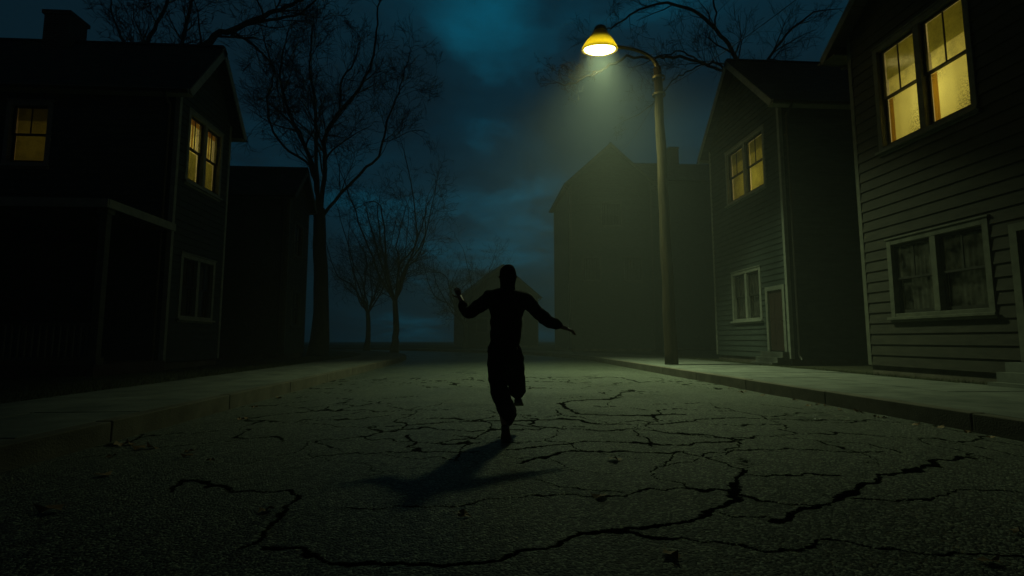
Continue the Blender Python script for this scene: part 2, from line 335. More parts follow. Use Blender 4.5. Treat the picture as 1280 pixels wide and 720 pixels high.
# base ground out to the horizon
g = MB(); g.quad((-240,-24,-.25),(240,-24,-.25),(240,330,-.25),(-240,330,-.25)); tag(g.build('ground', M['hill']), kind='structure')

def strip_slabs(name, m, x0, x1, z0, z1, ys, gap, mb=None, jit=.004):
    g = MB()
    for i in range(len(ys)-1):
        a, b = ys[i]+gap/2, ys[i+1]-gap/2; sa, sb = sh(a), sh(b); dz = random.uniform(-jit, jit); t = random.uniform(-jit, jit)
        g.hexa([(x0+sa,a,z0),(x1+sa,a,z0),(x1+sb,b,z0),(x0+sb,b,z0),(x0+sa,a,z1+dz),(x1+sa,a,z1+dz+t),(x1+sb,b,z1+dz+t),(x0+sb,b,z1+dz)])
    o = g.build(name, m); bevel(o, .012, 2); return tag(o, kind='structure')
yk = [(-9+2.4*i) for i in range(40)]
strip_slabs('kerb', M['kerb'], RR, RR+KW, -.2, .205, yk, .012)
strip_slabs('kerb', M['kerb'], RL-KW, RL, -.2, .205, yk, .012)
yw = [(-9.4+1.55*i) for i in range(61)]
strip_slabs('sidewalk', M['concrete'], RR+KW+.012, 7.25, -.2, .20, yw, .014)
strip_slabs('sidewalk', M['concrete'], 7.262, 9.0, -.2, .20, yw, .014)
strip_slabs('sidewalk', M['concrete'], RL-KW-1.15, RL-KW-.012, -.2, .20, yw, .014)
strip_slabs('sidewalk', M['concrete'], -6.05, RL-KW-1.162, -.2, .20, yw, .014)
def lawn(x0, x1, side):
    g = MB(); yy = list(np.arange(-10, 90, 1.0)); xs = np.linspace(0, 1, 14)
    rows = []
    for q in yy:
        r = []
        for c in xs:
            xx = x0 + (x1-x0)*c**2; r.append(len(g.v)); g.v.append((xx+sh(q), q, .17 + (.06*math.sin(q*1.3+xx)*.5+.02)*min(1, abs(c)*6)))
        rows.append(r)
    for i in range(len(rows)-1):
        for k in range(13): g.f.append((rows[i][k], rows[i][k+1], rows[i+1][k+1], rows[i+1][k]) if side > 0 else (rows[i][k+1], rows[i][k], rows[i+1][k], rows[i+1][k+1])); g.m.append(0)
    tag(g.build('lawn', M['soil'], smooth=True), kind='structure')
lawn(9.0, 80, 1); lawn(-6.05, -90, -1)

def make_grass():
    g = MB(); r = random.Random(3)
    for i in range(26000):
        if i % 5 < 2: x = 9.0 + abs(r.gauss(0, .35)); y = r.uniform(4, 26)
        else: x = -6.05 - abs(r.gauss(0, 1.4)); y = r.uniform(4, 26)
        if x > 9.0 and x > 9.48 and y < 22 or x < -8.5: continue
        x += sh(y)
        h = r.uniform(.03, .11); a = r.uniform(0, 6.28); w = .006; lx, ly = r.uniform(-.05,.05), r.uniform(-.05,.05); z = .16
        g.poly([(x-w*math.cos(a), y-w*math.sin(a), z), (x+w*math.cos(a), y+w*math.sin(a), z), (x+lx, y+ly, z+h)])
    tag(g.build('grass', M['grass']), 'short unkempt grass beside the sidewalks', 'grass', kind='stuff')
make_grass()

# ------------------------------------------------------------------ houses
def clap_wall(F, width, z0, zt, openings, topfn=None, mb=None, lap=.135, proud=.03):
    """lapped boards; topfn(z)->(u0,u1) for the gable part above zt"""
    g = mb; O, u, n = F
    P = lambda uu, nn, z: O + u*uu + n*nn + Vector((0,0,z))
    ztop = topfn[1] if topfn else zt
    cuts = sorted({round(z, 4) for op in openings for z in (op[2], op[3])} | {round(zt, 4)})
    z = z0
    while z < ztop-1e-4:
        zn = min(z+lap, ztop); segs = [z] + [c for c in cuts if z+.003 < c < zn-.003] + [zn]
        for a, b in zip(segs[:-1], segs[1:]):
            def ext(q):
                if topfn and q > zt+1e-6: return topfn[0](q)
                return (0, width)
            ea, eb = ext(a), ext(b); mid = (a+b)/2
            blocks = sorted([(o[0], o[1]) for o in openings if o[2]-1e-3 < mid < o[3]+1e-3])
            spans = []; cur = None
            s = 0
            for bl in blocks: spans.append((s, bl[0])); s = bl[1]
            spans.append((s, width))
            na = proud*(1-(a-z)/lap)+.002; nb = proud*(1-(b-z)/lap)+.002
            for s0, s1 in spans:
                a0, a1 = max(s0, ea[0]), min(s1, ea[1]); b0, b1 = max(s0, eb[0]), min(s1, eb[1])
                if a1-a0 < 1e-3 and b1-b0 < 1e-3: continue
                a1 = max(a0, a1); b1 = max(b0, b1)
                g.quad(P(a0,na,a), P(a1,na,a), P(b1,nb,b), P(b0,nb,b))
                if abs(a-z) < 1e-6: g.quad(P(a0,.002,a), P(a1,.002,a), P(a1,na,a), P(a0,na,a))
        z = zn

def window(house, F, u0, u1, z0, z1, units=1, style='dark', misted=False, cas=.12, trim=None):
    """outer casing u0..u1, z0..z1 in wall frame F"""
    trim = trim or M['trim_dim']
    g = MB(); mw = .14
    g.fbox(F, u0, u0+cas, -.01, .05, z0, z1); g.fbox(F, u1-cas, u1, -.01, .05, z0, z1)
    g.fbox(F, u0+cas, u1-cas, -.01, .046, z1-cas, z1)
    g.fbox(F, u0-.03, u1+.03, 0, .075, z1, z1+.035)
    g.fbox(F, u0+cas, u1-cas, -.01, .046, z0, z0+cas*.8)
    iu0, iu1, iz0, iz1 = u0+cas, u1-cas, z0+cas*.8, z1-cas
    # jambs
    dp = -.16
    g.fbox(F, u0+.02, iu0+.004, dp, -.0102, z0+.02, z1-.02); g.fbox(F, iu1-.004, u1-.02, dp, -.0102, z0+.02, z1-.02)
    g.fbox(F, iu0+.005, iu1-.005, dp, -.0102, iz1-.004, z1-.02); g.fbox(F, iu0+.005, iu1-.005, dp, -.0102, z0+.02, iz0+.004)
    uw = (iu1-iu0-mw*(units-1))/units
    for k in range(1, units):
        m0 = iu0+uw*k+mw*(k-1); g.fbox(F, m0, m0+mw, dp, .04, iz0+.005, iz1-.005)
    w = g.build('window', trim, house); bevel(w, .004, 1)
    s = MB(); s.fbox(F, u0-.05, u1+.05, .051, .12, z0-.045, z0+.012); s.fbox(F, u0-.02, u1+.02, .0, .05, z0-.10, z0-.003)
    bevel(s.build('sill', trim, w), .004, 1)
    zm = (iz0+iz1)/2; fr = .06
    for k in range(units):
        a = iu0+(uw+mw)*k+.006; b = a+uw-.012
        g = MB(); n0, n1 = -.07, -.035
        g.fbox(F, a, a+fr, n0, n1, zm-.02, iz1-.006); g.fbox(F, b-fr, b, n0, n1, zm-.02, iz1-.006)
        g.fbox(F, a+fr, b-fr, n0, n1, iz1-fr, iz1-.006); g.fbox(F, a+fr, b-fr, n0, n1, zm-.02, zm+.025)
        c = (a+b)/2; g.fbox(F, c-.011, c+.011, n0+.005, n1-.005, zm+.026, iz1-fr-.001)
        g.build('sash', M['sash'], w)
        g = MB(); n0, n1 = -.115, -.078
        g.fbox(F, a, a+fr, n0, n1, iz0+.006, zm+.02); g.fbox(F, b-fr, b, n0, n1, iz0+.006, zm+.02)
        g.fbox(F, a+fr, b-fr, n0, n1, iz0+.006, iz0+fr*1.4); g.fbox(F, a+fr, b-fr, n0, n1, zm-.025, zm+.02)
        g.build('sash', M['sash'], w)
        P = lambda uu, nn, z: F[0]+F[1]*uu+F[2]*nn+Vector((0,0,z))
        for (nn, za, zb, mi) in ((-.052, zm+.02, iz1-fr+.01, 0), (-.096, iz0+fr, zm-.02, 1)):
            g = MB(); g.fbox(F, a+fr-.01, b-fr+.01, nn-.002, nn+.002, za, zb)
            g.build('pane', M['glass_misted'] if (misted and mi) else M['glass'], w)
        # hangings behind the glass
        def cloth(name, mat, c0, c1, za, zb, nn, amp, per, hang=0):
            g = MB(); nn_ = 40; m_ = 6; rows = []
            for j in range(m_+1):
                r = []
                for i in range(nn_+1):
                    t = i/nn_; uu = c0+(c1-c0)*t; zz = za+(zb-za)*j/m_
                    off = amp*math.sin(t*(c1-c0)/per*6.283+k*2+.4*math.sin(j*.7)) + amp*.5*math.sin(t*(c1-c0)/per*3.1+k)
                    r.append(len(g.v)); g.v.append(P(uu, nn+off, zz))
                rows.append(r)
            for j in range(m_):
                for i in range(nn_): g.f.append((rows[j][i], rows[j][i+1], rows[j+1][i+1], rows[j+1][i])); g.m.append(0)
            return g.build(name, mat, w, smooth=True)
        if style == 'dark':
            cloth('curtain', M['curtain_dark'], a, b, iz0, iz1, -.2, .01, .12)
        else:
            cloth('curtain', M['curtain'], a-.02, b+.02, iz0-.02, iz1+.02, -.24, .005, .33)
            if style == 'blind':
                zb = zm + (iz1-zm)*.42
                cloth('roller_blind', M['blind'], a, b, zb, iz1, -.185, .001, .5)
                cloth('drape', M['drape'], a+.03, a+.15, iz0, zm-.01, -.165, .004, .09)
            if style == 'cafe':
                cloth('lower_curtain', M['blind'], a, b, iz0, zm-.005, -.19, .006, .16)
                c = (a+b)/2; cloth('drape', M['drape'], c+.03, c+.12, zm, iz1, -.17, .004, .07)
                cloth('valance', M['drape'], a, b, iz1-.17, iz1, -.155, .01, .1)
            if style == 'dim':
                cloth('roller_blind', M['blind'], a, b, zm+(iz1-zm)*.55, iz1, -.185, .001, .5)
                cloth('second_curtain', M['blind'], a, b, iz0, iz1, -.205, .004, .3)
    # plastered room niche behind
    P = lambda uu, nn, z: F[0]+F[1]*uu+F[2]*nn+Vector((0,0,z))
    g = MB(); a, b, c, d, e = u0+.03, u1-.03, z0+.03, z1-.03, -1.9
    g.quad(P(a,dp,c),P(a,e,c),P(b,e,c),P(b,dp,c)); g.quad(P(a,dp,d),P(b,dp,d),P(b,e,d),P(a,e,d))
    g.quad(P(a,dp,c),P(a,dp,d),P(a,e,d),P(a,e,c)); g.quad(P(b,dp,c),P(b,e,c),P(b,e,d),P(b,dp,d)); g.quad(P(a,e,c),P(a,e,d),P(b,e,d),P(b,e,c))
    g.build('room', M['room'], w)
    return w

def room_light(house, F, u, n, z, power, col=(1,.86,.36), r=.14):
    l = bpy.data.lights.new('room_light', 'POINT'); l.energy = power; l.color = col; l.shadow_soft_size = r
    o = bpy.data.objects.new('room_light', l); COL.objects.link(o); p = F[0]+F[1]*u+F[2]*n+Vector((0,0,z)); o.location = p; o.parent = house
    return o

def make_house(name, label, loc, rz, w, L, eave, slope, ovh, rake, siding, trim, fronts=(), minus=(), plus=(), door=None, chimney=None, cat='house', chim_size=(.75,.7), ground=.05, lap=.2):
    """gable front faces local +x at x=0. w along y, L back along -x. eave = height of the roof's lower edge at its overhang."""
    h = empty(name, loc, rz); tag(h, label, cat, 'houses along the dark street')
    half = w/2; ex = ovh; zr = eave + slope*(half+ex)          # ridge height (roof top surface)
    th = .12
    ztw = eave + slope*ex - th - .02                          # wall top at side walls
    Ff = (Vector((0,-half,0)), Vector((0,1,0)), Vector((1,0,0)))
    Fm = (Vector((-L,-half,0)), Vector((1,0,0)), Vector((0,-1,0)))
    Fp = (Vector((0,half,0)), Vector((-1,0,0)), Vector((0,1,0)))
    Fb = (Vector((-L,half,0)), Vector((0,-1,0)), Vector((-1,0,0)))
    zg = zr - th - .02
    gab = (lambda z: ((z-ztw)/slope, w-(z-ztw)/slope), zg)
    c_ = .05
    def ops(lst): return [(a+c_, b-c_, z0+c_, z1-c_) for (a, b, z0, z1, *r) in lst]
    fo = ops(fronts) + ([(door[0], door[1], door[2], door[3])] if door else [])
    bfl = MB(); bfl.box(-L+.03, -.03, -half+.03, half-.03, -.25, ground+.35)
    bfl.build('foundation', M['kerb'], h)
    z0 = ground+.35
    for F, width, op, tf in ((Ff, w, fo, gab), (Fm, L, ops(minus), None), (Fp, L, ops(plus), None), (Fb, w, [], gab)):
        g = MB(); clap_wall(F, width, z0, ztw, op, tf, g, lap=lap); g.build('wall', siding, h)
    for F, width in ((Ff, w), (Fb, w)):
        for a, b in ((-.03, .09), (width-.09, width+.03)):
            g = MB(); g.fbox(F, a, b, -.05, .034, z0, ztw+.03); bevel(g.build('corner_board', trim, h), .004, 1)
    for F, width in ((Fm, L), (Fp, L)):
        for a in (0, width-.09):
            g = MB(); g.fbox(F, a, a+.09, -.03, .0335, z0, ztw); g.build('corner_board', trim, h)
    # roof: two slabs
    g = MB(); xf, xb = rake, -L-rake; yo = half+ex
    for s in (-1, 1):
        a = [(xf, s*yo, eave), (xb, s*yo, eave), (xb, 0, zr), (xf, 0, zr)]
        b = [(p[0], p[1], p[2]-th) for p in a]
        g.poly(a if s > 0 else a[::-1]); g.poly(b[::-1] if s > 0 else b)
        g.quad(a[0], a[1], b[1], b[0]); g.quad(a[0], b[0], b[3], a[3]); g.quad(a[1], a[2], b[2], b[1])
    g.box(xb, xf, -.09, .09, zr-.03, zr+.022)
    rf = g.build('roof', M['shingle'], h)
    # rake boards and soffits, eave fascia
    for s in (-1, 1):
        for x in (xf+.018, xb-.018):
            g = MB(); g.prism((x, s*(yo+.02), eave-.03-slope*.02), (x, 0 if s < 0 else 0, zr-.03), .032, .20, Vector((0,0,1))); g.build('rake_board', trim, h)
        g = MB(); g.box(xb+.01, xf-.01, min(s*(yo+.002), s*(yo+.03)), max(s*(yo+.002), s*(yo+.03)), eave-.17, eave-.02); g.build('fascia', trim, h)
        g = MB(); g.box(xb+.02, xf-.02, min(s*(half+.04), s*(yo-.002)), max(s*(half+.04), s*(yo-.002)), eave-.16, eave-.135); g.build('soffit', trim, h)
    for F, lst in ((Ff, fronts), (Fm, minus), (Fp, plus)):
        for (a, b, za, zb, units, style, *r) in lst:
            window(h, F, a, b, za, zb, units, style, misted=('misted' in r), trim=trim)
    for s in (-1, 1):
        g = MB(); yy = s*(yo+.09); zz = eave-.09; R_ = .06; seg = 6
        for i in range(seg):
            t0, t1 = PI+PI*i/seg, PI+PI*(i+1)/seg
            g.quad((xb,yy+R_*math.cos(t0),zz+R_*math.sin(t0)),(xf,yy+R_*math.cos(t0),zz+R_*math.sin(t0)),(xf,yy+R_*math.cos(t1),zz+R_*math.sin(t1)),(xb,yy+R_*math.cos(t1),zz+R_*math.sin(t1)))
        for q in (xb, xf): g.poly([(q, yy+R_*math.cos(PI+PI*i/seg), zz+R_*math.sin(PI+PI*i/seg)) for i in range(seg+1)])
        g.build('gutter', M['sash'], h)
        g = MB(); g.tube([(-.22, s*(yo+.08), eave-.15),(-.22, s*(yo+.05), eave-.24),(-.22, s*(half+.09), eave-.42),(-.22, s*(half+.085), eave-.6),(-.22, s*(half+.085), .5),(-.22, s*(half+.2), .36)], .04, 8); g.build('downpipe', M['sash'], h)
    if door:
        a, b, za, zb = door
        g = MB(); g.fbox(Ff, a+.08, b-.08, -.06, -.015, za+.02, zb-.08)
        for q in (0, 1):
            for t in (0, 1):
                ua = a+.2+q*((b-a)/2-.08); g.fbox(Ff, ua, ua+(b-a)/2-.32, -.014, -.004, za+.25+t*.85, za+.95+t*.85)
        d = g.build('door', M['door'], h); bevel(d, .005, 1)
        g = MB(); g.fbox(Ff, b-.2, b-.17, -.014, .05, za+.98, za+1.01); g.fbox(Ff, b-.22, b-.12, .05, .065, za+.985, za+1.005); g.build('handle', M['metal'], d)
        g = MB(); g.fbox(Ff, a-.06, a+.07, -.02, .05, za, zb+.06); g.fbox(Ff, b-.07, b+.06, -.02, .05, za, zb+.06); g.fbox(Ff, a+.07, b-.07, -.02, .05, zb-.08, zb+.06); g.build('door_frame', trim, h)
        g = MB()
        for q in range(3): g.fbox(Ff, a-.15, b+.15, .03, .55-.17*q if h.location.x > 0 else .9-.28*q, .0, .2+.17*q+.03) if False else g.fbox(Ff, a-.15, b+.15, .03, .62-.18*q, .1+.17*q, .27+.17*q)
        g.build('step', M['concrete'], h)
    if chimney:
        cx, cy, ct = chimney; sx, sy = chim_size
        zb = zr-slope*(abs(cy)+sy/2)-.3
        g = MB(); g.box(cx-sx/2, cx+sx/2, cy-sy/2, cy+sy/2, zb, ct-.12); g.box(cx-sx/2-.05, cx+sx/2+.05, cy-sy/2-.05, cy+sy/2+.05, ct-.12, ct)
        c = g.build('chimney', M['chimney'], rf)
        g = MB(); g.lathe([(.11,0),(.13,.02),(.12,.28),(.09,.28),(.085,.02)], (cx-.1, cy, ct), 16); g.build('chimney_pot', M['brick'], c) if False else None
    return h, Ff, Fm, Fp

PI = math.pi
# --- left foreground house (gable to the street, long side towards us)
A, Af, Am, Ap = make_house('corner_house', 'dark house nearest on the left with a brick chimney and paired amber gable windows',
    (-8.6, 16.05, 0), 0, 2.95, 9.0, 8.05, 2.25/1.75, .28, .4, M['siding_teal'], M['trim'],
    fronts=[(.42, 2.42, 5.6, 7.78, 2, 'cafe'), (.5, 2.4, 1.6, 3.5, 2, 'dark')],
    minus=[(4.40, 5.62, 5.80, 7.66, 1, 'dim')], chimney=(-4.47, 0, 11.12))
room_light(A, Af, 1.4, -1.1, 7.0, 9); room_light(A, Am, 5.0, -.95, 6.6, 1.3, (1,.74,.28))
# side porch of that house
g = MB(); g.box(-9, .12, -4.1, -1.53, 4.02, 4.16); pr = g.build('porch_roof', M['shingle'], A)
g = MB(); g.box(-9, .15, -4.14, -4.102, 4.0, 4.2); g.box(.122, .16, -4.10, -1.53, 4.0, 4.2); g.build('fascia', M['trim'], pr)
for px in (-.02, -3, -6, -8.85):
    g = MB(); g.box(px-.08, px+.08, -4.0, -3.84, .45, 4.018); g.box(px-.12, px+.12, -4.04, -3.8, .45, .6); g.box(px-.12, px+.12, -4.04, -3.8, 3.88, 4.016); bevel(g.build('porch_post', M['trim_dim'], A), .006, 1)
g = MB(); g.box(-9, .1, -4.1, -1.53, .1, .45); g.build('porch_floor', M['door'], A)
g = MB()
for i in range(60): x = -8.7+i*.146; g.box(x, x+.035, -3.95, -3.91, .62, 1.32)
g.box(-8.8, -.1, -3.97, -3.89, 1.32, 1.38); g.box(-8.8, -.1, -3.96, -3.90, .55, .61); g.build('porch_railing', M['trim_dim'], A)

# --- second house on the left
D, Df, Dm, Dp = make_house('narrow_house', 'small dark house behind the nearest left one, its gable tip showing beside the bare tree',
    (-8.5, 24.15, 0), 0, 2.5, 9.0, 7.4, 1.7/1.55, .3, .3, M['siding_mid'], M['trim_dim'],
    fronts=[(.6, 1.8, 4.8, 6.4, 1, 'dark'), (.6, 1.8, 1.6, 3.3, 1, 'dark')], lap=.16)

# --- middle house on the right
B, Bf, Bm, Bp = make_house('gabled_house', 'grey-green gabled house just right of the street lamp with paired dim upper windows',
    (9.9, 18.4, 0), PI, 5.1, 9.0, 8.88, 2.97/2.87, .32, .4, M['siding_teal'], M['trim'],
    fronts=[(1.42, 4.24, 6.32, 8.5, 2, 'dim'), (1.5, 3.6, 1.7, 3.6, 2, 'dark')], door=(3.9, 4.9, .62, 2.75),
    plus=[(5, 6.1, 2, 3.7, 1, 'dark')])
room_light(B, Bf, 3.0, -1.0, 7.0, 13)

# --- nearest house on the right
Cc, Cf, Cm, Cp = make_house('clapboard_house', 'large dark clapboard house nearest on the right, paired bright yellow double-hung windows upstairs',
    (9.5, 9.03, 0), PI, 6.0, 9.0, 8.52, .74, .5, .4, M['siding_brown'], M['trim_dim'],
    fronts=[(.80, 3.22, 5.42, 7.98, 2, 'blind', 'misted'), (.8, 3.2, 1.5, 3.3, 2, 'dark')], door=(3.62, 4.72, .62, 3.0), lap=.25)
room_light(Cc, Cf, 2.0, -1.0, 6.35, 18, (1,.88,.36), .18)

# --- far houses
E_, Ef, Em, Ep = make_house('tall_house', 'tall hazy house with a steep gable facing us just left of the lamp pole',
    (9.46, 36, 0), -PI/2, 6.0, 8.0, 12.4, 3.0/3.3, .3, .3, M['siding_mid'], M['trim_dim'],
    fronts=[(2.2, 3.8, 9.2, 11.0, 1, 'dark'), (.8, 2.2, 5.2, 7, 1, 'dark'), (3.8, 5.2, 5.2, 7, 1, 'dark')], lap=.2)
F_, Ff_, Fm_, Fp_ = make_house('chimney_house', 'hazy far house with a long level ridge and a chimney behind the lamp pole',
    (12.2, 43, 0), PI, 6.0, 9.0, 14.0, .75, .3, .3, M['siding_mid'], M['trim_dim'], chimney=(-4.7, 0, 17.9), chim_size=(.85,.8), lap=.25)
make_house('cottage', 'low dark house far down the left side where the street bends', (-13.5, 36, 0), .25, 6.5, 8.0, 5.6, .8, .35, .3, M['siding_mid'], M['trim_dim'],
    fronts=[(1, 2.4, 1.8, 3.4, 1, 'dark'), (4, 5.4, 1.8, 3.4, 1, 'dark')], lap=.2)
make_house('cottage', 'dark house closing the view at the end of the street', (2.5, 56, 0), -PI/2+.2, 8.0, 9.0, 5.8, .8, .35, .3, M['siding_dark'], M['trim_dim'],
    fronts=[(1, 2.4, 1.8, 3.4, 1, 'dark'), (5, 6.4, 1.8, 3.4, 1, 'dark')], chimney=(-4, 1.2, 9.8), lap=.25)

# ------------------------------------------------------------------ street lamp
lamp = empty('street_lamp', (6.24, 16.5, 0)); tag(lamp, 'lit street lamp, amber conical shade on a curved arm from a rough wooden pole', 'street lamp')
g = MB(); r = random.Random(5); npt = 26
g.tube([(.0-.014*i/1.0*.5 + .012*math.sin(i*1.1), .01*math.sin(i*.7), .15+10.2*i/npt) for i in range(npt+1)], [.215-.0030*i + r.uniform(-.008,.008) for i in range(npt+1)], 20)
g.build('pole', M['pole'], lamp, smooth=True)
tx = -.18
def bez(p, n):
    out = []
    for i in range(n+1):
        t = i/n; out.append(tuple((1-t)**3*p[0][k]+3*(1-t)**2*t*p[1][k]+3*(1-t)*t*t*p[2][k]+t**3*p[3][k] for k in range(3)))
    return out
g = MB(); arm = bez([(tx+.02,-.04,10.15),(tx-.02,-.04,10.95),(tx-.9,-.02,11.02),(-1.62,0,11.08)], 22)
g.tube(arm, [.10-.045*min(1, i/8) for i in range(23)], 12); g.build('arm', M['metal'], lamp, smooth=True)
for z in (9.35, 9.95):
    g = MB(); g.lathe([(.20,0),(.222,0),(.222,.07),(.20,.07)], (tx+.03, 0, z), 20); g.build('bracket', M['metal'], lamp)
LX, LZ = -2.19, 10.93
g = MB(); g.tube([(-1.62,0,11.08),(-1.75,0,11.08),(LX+.28,0,11.10)], [.055,.06,.06], 12); g.build('arm_socket', M['metal'], lamp, smooth=True)
def head(name, prof, mat, n=56):
    g = MB(); g.lathe(prof, (0,0,0), n); o = g.build(name, mat, lamp, smooth=True); o.location = (LX,0,LZ); o.rotation_euler = (math.radians(12),0,0)
    return o
head('shade', [(.605,-.02),(.618,.0),(.610,.05),(.565,.14),(.49,.26),(.40,.385),(.315,.50),(.25,.59),(.205,.66),(.195,.655),(.24,.585),(.305,.495),(.39,.38),(.48,.255),(.555,.135),(.598,.045),(.597,-.02),(.605,-.02)], M['shade'])
head('cap', [(.20,.635),(.222,.65),(.21,.72),(.17,.78),(.10,.82),(.0001,.83)], M['metal'])
head('lens', [(.0001,-.062),(.18,-.058),(.34,-.045),(.46,-.02),(.52,.01),(.53,.03),(.0001,.03)], M['lens'])
LC = (.75, .98, .50)
l = bpy.data.lights.new('street_light', 'AREA'); l.shape = 'DISK'; l.size = .95; l.energy = 470; l.color = LC; l.spread = math.radians(97)
o = bpy.data.objects.new('street_light', l); COL.objects.link(o); o.location = (6.24+LX, 16.45, LZ-.20); o.rotation_euler = (math.radians(-10), 0, 0)
l = bpy.data.lights.new('bulb_light', 'POINT'); l.energy = 210; l.color = (1,.95,.42); l.shadow_soft_size = .08
o = bpy.data.objects.new('bulb_light', l); COL.objects.link(o); o.location = (6.24+LX, 16.5, LZ+.17)

# overhead wires
def wire(label, pts, sag, r=.012):
    g = MB(); allp = []
    for a, b in zip(pts[:-1], pts[1:]):
        a = Vector(a); b = Vector(b)
        for i in range(17): t = i/16; p = a.lerp(b, t); p.z -= sag*4*t*(1-t); allp.append(tuple(p))
    g.tube(allp, r, 5); tag(g.build('overhead_wire', M['wire']), label, 'wire', 'overhead wires')
wire('thin overhead wire running from the lamp pole up towards the top right', [(6.2, 16.4, 9.55), (6.93, 10, 8.45), (7.3, 4, 8.8)], .12, .008)
wire('thin overhead wire dropping from the lamp pole back to the far gable', [(6.2, 16.6, 9.6), (9.38, 34, 13.8)], .35, .010)

# ------------------------------------------------------------------ trees
def tree(label, base, trunk_pts, trunk_r, limbs, seed, lvl=4, dens=1.0, thin=.66, tw=.0075, droop=0.0, side=7):
    R = random.Random(seed); T = MB(); K = MB(); root = empty('bare_tree', base); tag(root, label, 'tree', 'bare trees')
    B0 = Vector(base)
    def smooth(pts, n=4, wobb=.0):
        P = [Vector(p) for p in pts]; out = []
        for i in range(len(P)-1):
            p0 = P[max(i-1, 0)]; p1 = P[i]; p2 = P[i+1]; p3 = P[min(i+2, len(P)-1)]
            for k in range(n):
                t = k/n; q = .5*((2*p1)+(-p0+p2)*t+(2*p0-5*p1+4*p2-p3)*t*t+(-p0+3*p1-3*p2+p3)*t**3)
                out.append(q + Vector((R.gauss(0,wobb),R.gauss(0,wobb),R.gauss(0,wobb))))
        out.append(P[-1]); return out
    def grow(p, d, length, r, level):
        n = max(4, int(length/(.16+.10*(lvl-level)))) ; n = min(n, 11); pts = [p]; dirs = [d]; cur = p; dd = d
        bend = Vector((R.gauss(0,1),R.gauss(0,1),R.gauss(0,1)))*.07
        for i in range(n):
            dd = (dd + bend + Vector((R.gauss(0,.13),R.gauss(0,.13),R.gauss(0,.13))) + Vector((0,0,(.05-droop)))).normalized()
            cur = cur + dd*(length/n); pts.append(cur); dirs.append(dd)
        rr = [max(tw, r*(1-.75*i/n)) for i in range(n+1)]
        K.tube([q-B0 for q in pts], rr, 5 if r > .03 else 3, cap=False)
        if level <= 0: return
        for c in range(max(2, int((2.4+length*1.5)*dens))):
            t = R.uniform(.18, 1.0); i = min(n-1, int(t*n)); q = pts[i].lerp(pts[i+1], t*n-i); dv = dirs[i+1]
            ax = Vector((R.gauss(0,1),R.gauss(0,1),R.gauss(0,1))); ax = (ax-dv*ax.dot(dv)).normalized()
            ang = R.uniform(.45, 1.0); nd = (dv*math.cos(ang)+ax*math.sin(ang)).normalized()
            grow(q, nd, length*R.uniform(.45,.78)*(1.1-.3*t), max(.005, rr[i]*.55), level-1)
    sp = smooth(trunk_pts, 5, .02); n = len(sp)
    T.tube([q-B0 for q in sp], [trunk_r*(1.35-.35*min(1, i/4)) * (1-.35*i/n) for i in range(n)], 14)
    for pts, r0, r1, cnt, clen in limbs:
        sp = smooth(pts, 5, .035); n = len(sp)
        r0 = r0*thin; r1 = r1*.7; rad = [r0+(r1-r0)*(i/(n-1)) for i in range(n)]
        T.tube([q-B0 for q in sp], rad, side+1)
        for c in range(cnt):
            t = R.uniform(.12, 1.0); i = min(n-2, int(t*(n-1))); q = sp[i]; dv = (sp[i+1]-sp[i]).normalized()
            ax = Vector((R.gauss(0,1),R.gauss(0,1)*.8,R.gauss(0,1))); ax = (ax-dv*ax.dot(dv)).normalized(); ang = R.uniform(.4, 1.0)
            grow(q, (dv*math.cos(ang)+ax*math.sin(ang)).normalized(), clen*R.uniform(.6,1.15)*(1.15-.5*t), rad[i]*R.uniform(.35,.55), lvl-2)
        dv = (sp[-1]-sp[-2]).normalized(); grow(sp[-1], dv, clen*.8, r1, lvl-2)
    T.build('trunk', M['bark'], root, smooth=True); K.build('crown', M['bark'], root, smooth=True)
    return root
def L3(y, p, dy=0): return [(a, y+dy*i, b) for i, (a, b) in enumerate(p)]

tree('big bare tree with fanning limbs, rising beside the small second house on the left', (-8.3,27,.15),
    [(-8.3,27,.1),(-8.2,27,3),(-8.4,27,6),(-8.5,27,7.9)], .42,
    [(L3(27,[(-8.5,7.6),(-8.8,9.4),(-9.7,11.8),(-10.8,14),(-11.3,16),(-11.2,18.1)],.3),.22,.05,15,3.4),
     (L3(27,[(-8.5,7.6),(-8.6,10.5),(-8.6,12.7),(-8.8,14.5),(-8.7,16.8)],-.4),.17,.05,11,3.2),
     (L3(27,[(-8.45,7.6),(-8.3,10),(-8.3,11.9),(-7.6,13.2),(-6.6,14.6),(-5.9,16.5),(-5.8,18.8),(-5.5,20.7)]),.20,.05,18,3.3),
     (L3(27,[(-7.6,13.2),(-7.7,15),(-7.1,16.9),(-7,18.4)],.5),.10,.04,8,2.2),
     (L3(27,[(-9.1,10.3),(-10.6,11.4),(-11,13.1),(-10.6,14.5),(-10.9,16)],-.5),.10,.04,8,2.2),
     (L3(27,[(-8.4,7.4),(-7.2,9.2),(-5.7,11.1),(-5.3,13.2),(-4.8,15.2),(-4.3,17.5)],.4),.14,.04,14,3.1)], 3, 5, 1.0, .66, .008)
